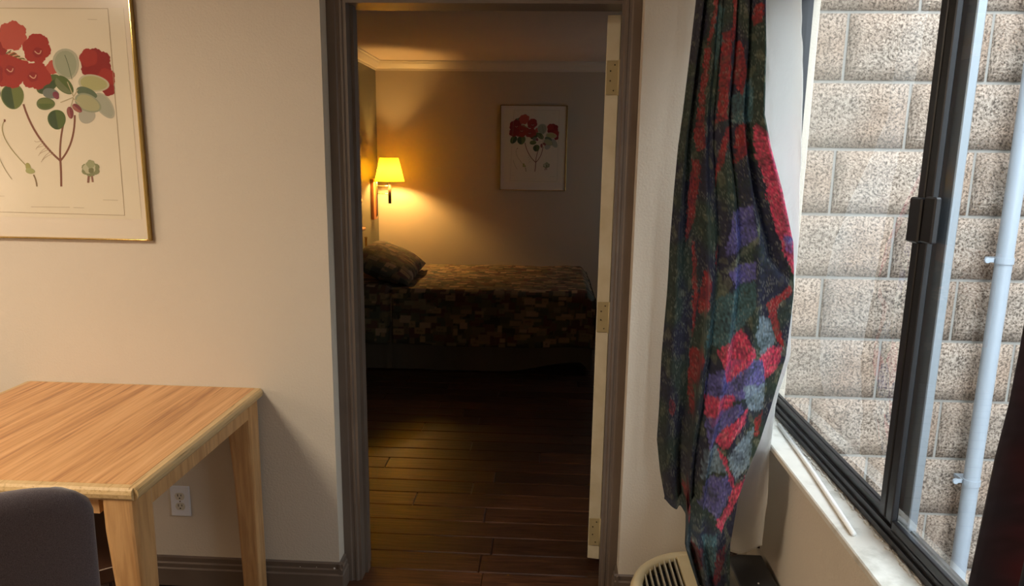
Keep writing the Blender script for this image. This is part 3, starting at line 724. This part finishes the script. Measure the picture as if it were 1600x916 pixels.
# ------------------------------------------------------------------ curtains
ROWS = [-60, 0, 80, 180, 230, 300, 380, 430, 460, 560, 640, 690, 740, 780, 850, 925, 1000]
T = {'xl': [0.413, 0.415, 0.406, 0.393, 0.385, 0.38, 0.377, 0.378, 0.378, 0.373, 0.375, 0.374, 0.39, 0.41, 0.346, 0.419, 0.42],
'zl': [2.109, 2.006, 1.866, 1.685, 1.592, 1.459, 1.304, 1.205, 1.144, 0.938, 0.767, 0.658, 0.548, 0.458, 0.466, 0.316, .16],
'yl': [2.15] * 14 + [1.86, 1.86, 1.86],
'xr': [0.509, 0.519, 0.531, 0.54, 0.562, 0.603, 0.644, 0.653, 0.656, 0.651, 0.624, 0.602, 0.571, 0.552, 0.541, 0.552, 0.552],
'zr': [2.031, 1.943, 1.823, 1.668, 1.589, 1.477, 1.345, 1.26, 1.209, 1.033, 0.887, 0.793, 0.697, 0.619, 0.48, 0.329, 0.171],
'xk': [0.598, 0.608, 0.62, 0.634, 0.64, 0.648, 0.657, 0.658, 0.659, 0.668, 0.643, 0.642, 0.643, 0.646, 0.645, 0.645, 0.651],
'zk': [2.034, 1.946, 1.825, 1.67, 1.591, 1.477, 1.344, 1.259, 1.207, 1.031, 0.884, 0.79, 0.695, 0.618, 0.479, 0.345, 0.17]}
# pattern chart: left/right edge of the printed cloth by row, and the patches on it
CL = [1092, 1090, 1080, 1067, 1060, 1053, 1047, 1045, 1043, 1035, 1031, 1028, 1033, 1040, 1031, 1066, 1070]
CR = [1192, 1194, 1195, 1193, 1203, 1222, 1240, 1241, 1240, 1228, 1205, 1188, 1166, 1152, 1140, 1140, 1140]
cR, cP, cV, cT, cN, cC, cLB, cG, cDR = (.22, .020, .026), (.40, .045, .10), (.085, .085, .27), (.040, .10, .12), (.012, .016, .040), (.09, .11, .085), (.13, .20, .27), (.028, .05, .036), (.13, .012, .022)  # violet and light blue raised for daylight glowing through the cloth
POLY = [
 (cT, [(1154,448),(1183,437),(1185,476),(1168,507),(1140,545),(1108,542),(1126,476)]),
 (cT, [(1120,10),(1140,10),(1136,60),(1122,110)]), (cG, [(1060,100),(1088,100),(1080,240),(1058,260)]), (cT,[(1150,150),(1178,120),(1180,190),(1150,195)]),
 (cN, [(1185,250),(1200,260),(1212,343),(1237,434),(1210,469),(1185,476),(1180,380)]), (cN, [(1155,256),(1180,232),(1196,280),(1190,340),(1165,330)]),
 (cV, [(1141,420),(1185,409),(1185,434),(1157,448)]), (cV, [(1150,330),(1178,320),(1185,372),(1160,392),(1140,400)]),
 (cC, [(1133,427),(1182,374),(1189,343),(1194,346),(1185,381),(1143,430)]), (cC, [(1131,420),(1147,455),(1126,479)]),
 (cV, [(1110,600),(1147,560),(1194,560),(1200,590),(1191,612),(1158,622),(1112,640)]),
 (cP, [(1129,549),(1166,512),(1185,556),(1143,600)]), (cLB, [(1190,490),(1206,496),(1213,535),(1192,556),(1182,520)]),
 (cR, [(1108,75),(1114,75),(1104,164),(1097,164)]), (cR, [(1095,167),(1104,167),(1106,230),(1097,236),(1090,216)]),
 (cR, [(1136,49),(1146,49),(1140,184),(1127,193),(1130,157)]), (cR, [(1151,66),(1161,66),(1166,108),(1161,151),(1153,138)]),
 (cR, [(1136,200),(1151,197),(1140,230),(1128,289),(1124,289)]), (cR, [(1154,197),(1172,193),(1179,230),(1154,256)]),
 (cR, [(1181,7),(1190,10),(1187,36),(1179,39)]), (cR, [(1087,249),(1100,249),(1097,300),(1084,300)]), (cR, [(1120,0),(1127,0),(1118,50),(1110,75)]), (cR,[(1148,0),(1156,0),(1150,66),(1145,66)]),
 (cP, [(1182,193),(1204,213),(1223,285),(1241,364),(1243,434),(1236,420),(1210,343),(1197,285),(1184,230)]),
 (cV, [(1222,365),(1238,372),(1240,395),(1230,392)]),
 (cR, [(1084,280),(1100,280),(1091,350),(1077,381)]), (cR, [(1108,420),(1120,441),(1115,482),(1101,493),(1101,461)]),
 (cR, [(1201,472),(1238,444),(1238,455),(1213,482),(1227,545),(1217,538),(1206,496)]), (cP, [(1192,556),(1210,538),(1223,545),(1217,577),(1199,591)]),
 (cR, [(1087,552),(1105,545),(1108,563),(1094,600),(1086,594)]), (cR, [(1090,380),(1094,380),(1100,460),(1092,540)]), (cR,[(1126,395),(1132,380),(1128,430)]),
 (cP, [(1110,620),(1154,617),(1147,635),(1117,664),(1110,653)]), (cLB, [(1165,600),(1200,600),(1194,642),(1172,640)]),
 (cV, [(1110,655),(1161,625),(1165,639),(1128,680),(1112,700)]), (cP, [(1172,635),(1165,664),(1134,701),(1121,686),(1154,653)]),
 (cLB, [(1105,700),(1125,695),(1138,730),(1100,745)]), (cLB, [(1138,708),(1180,668),(1172,727),(1150,752)]), (cV, [(1106,745),(1139,738),(1145,763),(1121,807),(1095,785)]),
 (cP, [(1127,701),(1136,708),(1150,756),(1161,752),(1165,741),(1167,752),(1125,829),(1116,815),(1136,785),(1145,760)]),
 (cR, [(1183,653),(1194,642),(1187,679),(1180,683)]), (cDR, [(1048,617),(1059,635),(1055,650),(1048,646)]), (cR, [(1084,580),(1092,580),(1092,640),(1085,650)]),
 (cDR, [(1081,844),(1097,859),(1095,896),(1088,885)]), (cT, [(1096,835),(1118,830),(1122,890),(1105,905)]), (cDR, [(1118,860),(1135,850),(1124,905),(1112,916)]), (cR,[(1075,760),(1080,760),(1082,810),(1077,815)]),
]
def curtain_col(px, py):
    n1 = noise.noise((px * .030, py * .016, 1)); n2 = noise.noise((px * .10, py * .06, 7)); n3 = noise.noise((px * .35, py * .22, 3)); n4 = noise.noise((px * .9, py * .7, 9)); n5 = noise.noise((px * .06, py * .05, 21))
    t = sm(-.25, .25, n1); c = tuple(a * (1 - t) + b * t for a, b in zip((.014, .017, .040), (.020, .038, .032)))
    if n2 > .30: c = tuple(.6 * a + .4 * b for a, b in zip(c, (.12, .13, .09)))
    j = 2.5 * n2 + 3.0 * n3; jy = 3 * n5 - 3.0 * n4
    for col, P in POLY:
        if inpoly(px + j, py + jy, P):
            m = min(1, max(.25, .74 + .6 * n3 + .6 * n5)); c = tuple(a * (1 - m) + b * m for a, b in zip(c, col))
    k = (1 + .6 * n3 + .5 * n4) * (.62 + .38 * sm(1080, 1140, px) + .25 * sm(1130, 1190, px) * sm(420, 640, py))  # darker at left; lower right brightened in colour for light through the cloth
    if n4 > .26 and n5 > -.05: c = tuple(.72 * a + .28 * b for a, b in zip(c, (.26, .29, .25)))
    return tuple(max(.006, a * k * 1.7) for a in c)
NU, NV = 190, 330
def cpos(u, v):
    row = -60 + v * 1060
    # the leftmost fold ends higher than the rest
    lim = 785 + 60 * u + 110 * sm(.335, .365, u); lim = min(lim, 926); row = -60 + v * (lim + 60)
    g = lambda k: interp(row, ROWS, T[k])
    yl, yr = g('yl'), 1.85
    e = sm(0, 1, u) * .35 + u * .65
    x = g('xl') + (g('xr') - g('xl')) * u; z = g('zl') + (g('zr') - g('zl')) * u; y_ = yl + (yr - yl) * e
    a = (1 - .85 * sm(.45, .85, u) * sm(150, 420, row))      # folds die out in the right billow lower down
    ph = .5 * math.sin(row * .006) + .25 * noise.noise((u * 3, row * .004, 0))
    uu = u + .03 * math.sin(u * 9 + row * .003)
    f = .019 * a * math.cos(2 * math.pi * (4.6 * uu) + ph) + .006 * a * math.cos(2 * math.pi * 10.5 * uu + 1.3 + row * .004) * (1 - sm(200, 600, row) * .6)
    f += .018 * noise.noise((u * 2.2, row * .0055, 5)) * sm(.3, .7, u)
    # deep crease that separates the turned leading edge
    cu = interp(row, [150, 200, 300, 400, 440], [.96, .90, .84, .90, 1.02])
    f += .035 * math.exp(-((u - cu + .05) / .045) ** 2) * sm(150, 220, row) * (1 - sm(400, 450, row))
    f += .030 * math.exp(-((u - .30) / .035) ** 2) * sm(300, 600, row)
    return (x, y_ + f, z, row)
ccols = []
for i in range(NU + 1):
    cc = []
    for k in range(NV + 1):
        u = i / NU; row = cpos(u, k / NV)[3]; xl, xr = interp(row, ROWS, CL), interp(row, ROWS, CR); cc.append(curtain_col(xl + (xr - xl) * u, row))
    ccols.append(cc)
cu_ = sheet('curtain', CURT, NU, NV, lambda u, v: cpos(u, v)[:3], ccols, None, .0012)
tag(cu_, 'dark navy and red patterned curtain bunched at the far end of the window', 'curtain')
def liner_pt(u, v):
    row = -60 + v * (862 + 60); g = lambda k: interp(row, ROWS, T[k]); s = 1.0
    back = 2.13 / 1.85       # the inner edge lies well behind the print
    zr = 1.551 - (1.551 - g('zr')) * back; xk = g('xk') * s; zk = 1.551 + (g('zk') - 1.551) * s
    xr = g('xr') * back - .075 - .05 * sm(600, 720, row)
    x = xr + (xk - xr) * u; z = zr + (zk - zr) * u; y_ = 2.13 + (1.865 - 2.13) * u
    y_ += .022 * math.cos(u * 9 + row * .004) * (.5 + .5 * u) + .010 * noise.noise((u * 3, row * .012, 2)) + .008 * noise.noise((u * 6, row * .03, 8))
    return (x, y_, z)
ln = sheet('liner', LINER, 60, 200, liner_pt, None, cu_, .001); ln['label'] = 'white lining cloth'
# lower turned-back corner of the print behind the liner
def back_pt(u, v): return (.56 + .130 * u, 2.045 + .008 * math.cos(u * 9), .43 - (.085 + .015 * math.sin(u * 5)) * v)
bc = [[curtain_col(1140 + 55 * i / 40, 800 + 90 * k / 60) if True else 0 for k in range(61)] for i in range(41)]
bc = [[tuple(.6 * a + .4 * b for a, b in zip(c, cDR)) for c in r_] for r_ in bc]
sheet('turned_hem', CURT, 40, 60, back_pt, bc, cu_, .001)
# near curtain, its unseen part widened to block window light
def near_pt(u, v):
    z = 2.10 - 1.55 * v; yb = .25 + (interp(z, [.55, .917, 1.014, 1.152, 1.235, 1.308, 1.6], [1.045, 1.002, .992, .979, .967, .963, .955]) - .25) * u
    return (.66 + .028 * math.cos(2 * math.pi * 9 * u + .5 * math.sin(z * 3)) + .008 * math.cos(31 * u), yb, z)
nc = []
for i in range(101):
    r_ = []
    for k in range(141):
        u, v_ = i / 100, k / 140; n1 = noise.noise((u * 5, v_ * 8, 11)); n3 = noise.noise((u * 60, v_ * 180, 2)); c = (.010, .014, .014) if n1 > 0 else (.014, .016, .03)
        q = math.exp(-((u + .012 * math.sin(v_ * 11) - .905) / .026) ** 2) * sm(.45, .52, v_ + .3 * n3 * .1) * (.7 + .6 * noise.noise((u * 20, v_ * 40, 40)))
        c = tuple(a * (1 - min(1, max(0, q))) + b * min(1, max(0, q)) for a, b in zip(c, (.10, .008, .014)))
        r_.append(tuple(a * (1 + .5 * n3) for a in c))
    nc.append(r_)
cn = sheet('curtain', CURT, 100, 140, near_pt, nc, None, .0012)
tag(cn, 'near dark curtain with a red patch at the right edge of the view', 'curtain')
rd = empty('curtain_rod', (.66, 1.2, 2.13), 'curtain rod above the window, just above the frame', 'rod')
bm = bmesh.new(); tube(bm, [(0, -.85, 0), (0, 1.05, 0)], .009, 12); build('rod', bm, WPL, rd, True)
for y_ in (-.8, 1.0): build('bracket', B(0, WX - .66, y_ - .01, y_ + .01, -.01, .01), WPL, rd)

# ------------------------------------------------------------------ cream heater and charcoal box on the floor
ht = empty('floor_heater', (.487, 1.985, 0), 'round cornered cream floor heater with black louvred top beside the doorway', 'heater')
HT = .235
def plan(o, n=96):
    """footprint: half ellipse on the left, straight flank on the right"""
    P = []
    for k in range(n):
        a = 2 * math.pi * k / n; P.append((min(.105 - o, .035 + (.235 - o) * math.cos(a)), (.245 - o) * math.sin(a)))
    return P
bm = bmesh.new(); rings = []
for o_, z in ((.012, .012), (.0, .03), (.0, HT - .022), (.004, HT - .010), (.012, HT - .002), (.022, HT), (.030, HT - .002), (.036, HT - .008), (.038, HT - .020)):
    rings.append([bm.verts.new((x, y_, z)) for x, y_ in plan(o_)])
n = len(rings[0])
for A, Bq in zip(rings, rings[1:]):
    for k in range(n): bm.faces.new((A[k], A[(k + 1) % n], Bq[(k + 1) % n], Bq[k]))
bm.faces.new(rings[0][::-1])
build('housing', bm, CRM, ht, True)
bm = bmesh.new(); prism(bm, plan(.037), 'z', HT - .050, HT - .046); build('grille_back', bm, DARK, ht)
P = [p for p in plan(.036) if p[0] > -.018]; P.sort(key=lambda q: math.atan2(q[1], q[0]))
bm = bmesh.new(); prism(bm, [(-.021, P[0][1])] + P + [(-.021, P[-1][1])], 'z', HT - .045, HT - .002); build('control_panel', bm, CRM, ht)
for k in range(8):
    x = -.160 + k * .0185; yy = (.245 - .037) * math.sqrt(max(0, 1 - ((x - .035) / .198) ** 2))
    bm = bmesh.new(); box(bm, x - .0018, x + .0018, -yy, yy, HT - .028, HT - .006, bev=.0006); build('louvre', bm, SLAT, ht)
for sx in (-.08, .08):
    for sy in (-.12, .12): build('foot', B(sx - .02, sx + .02, sy - .02, sy + .02, 0, .014), DARK, ht)
bx = empty('storage_box', (.642, 1.93, 0), 'low charcoal plastic box on the floor in the corner below the window', 'box')
build('body', B(-.040, .055, -.28, .13, .0, .29, bev=.008, seg=2), GRYB, bx)
build('lid', B(-.048, .066, -.29, .14, .29, .32, bev=.006, seg=2), GRYB, bx)
bm = bmesh.new(); bmesh.ops.create_uvsphere(bm, u_segments=10, v_segments=6, radius=.003, matrix=Matrix.Translation((.01, -.02, .3205))); build('lid_stud', bm, WPL, bx)
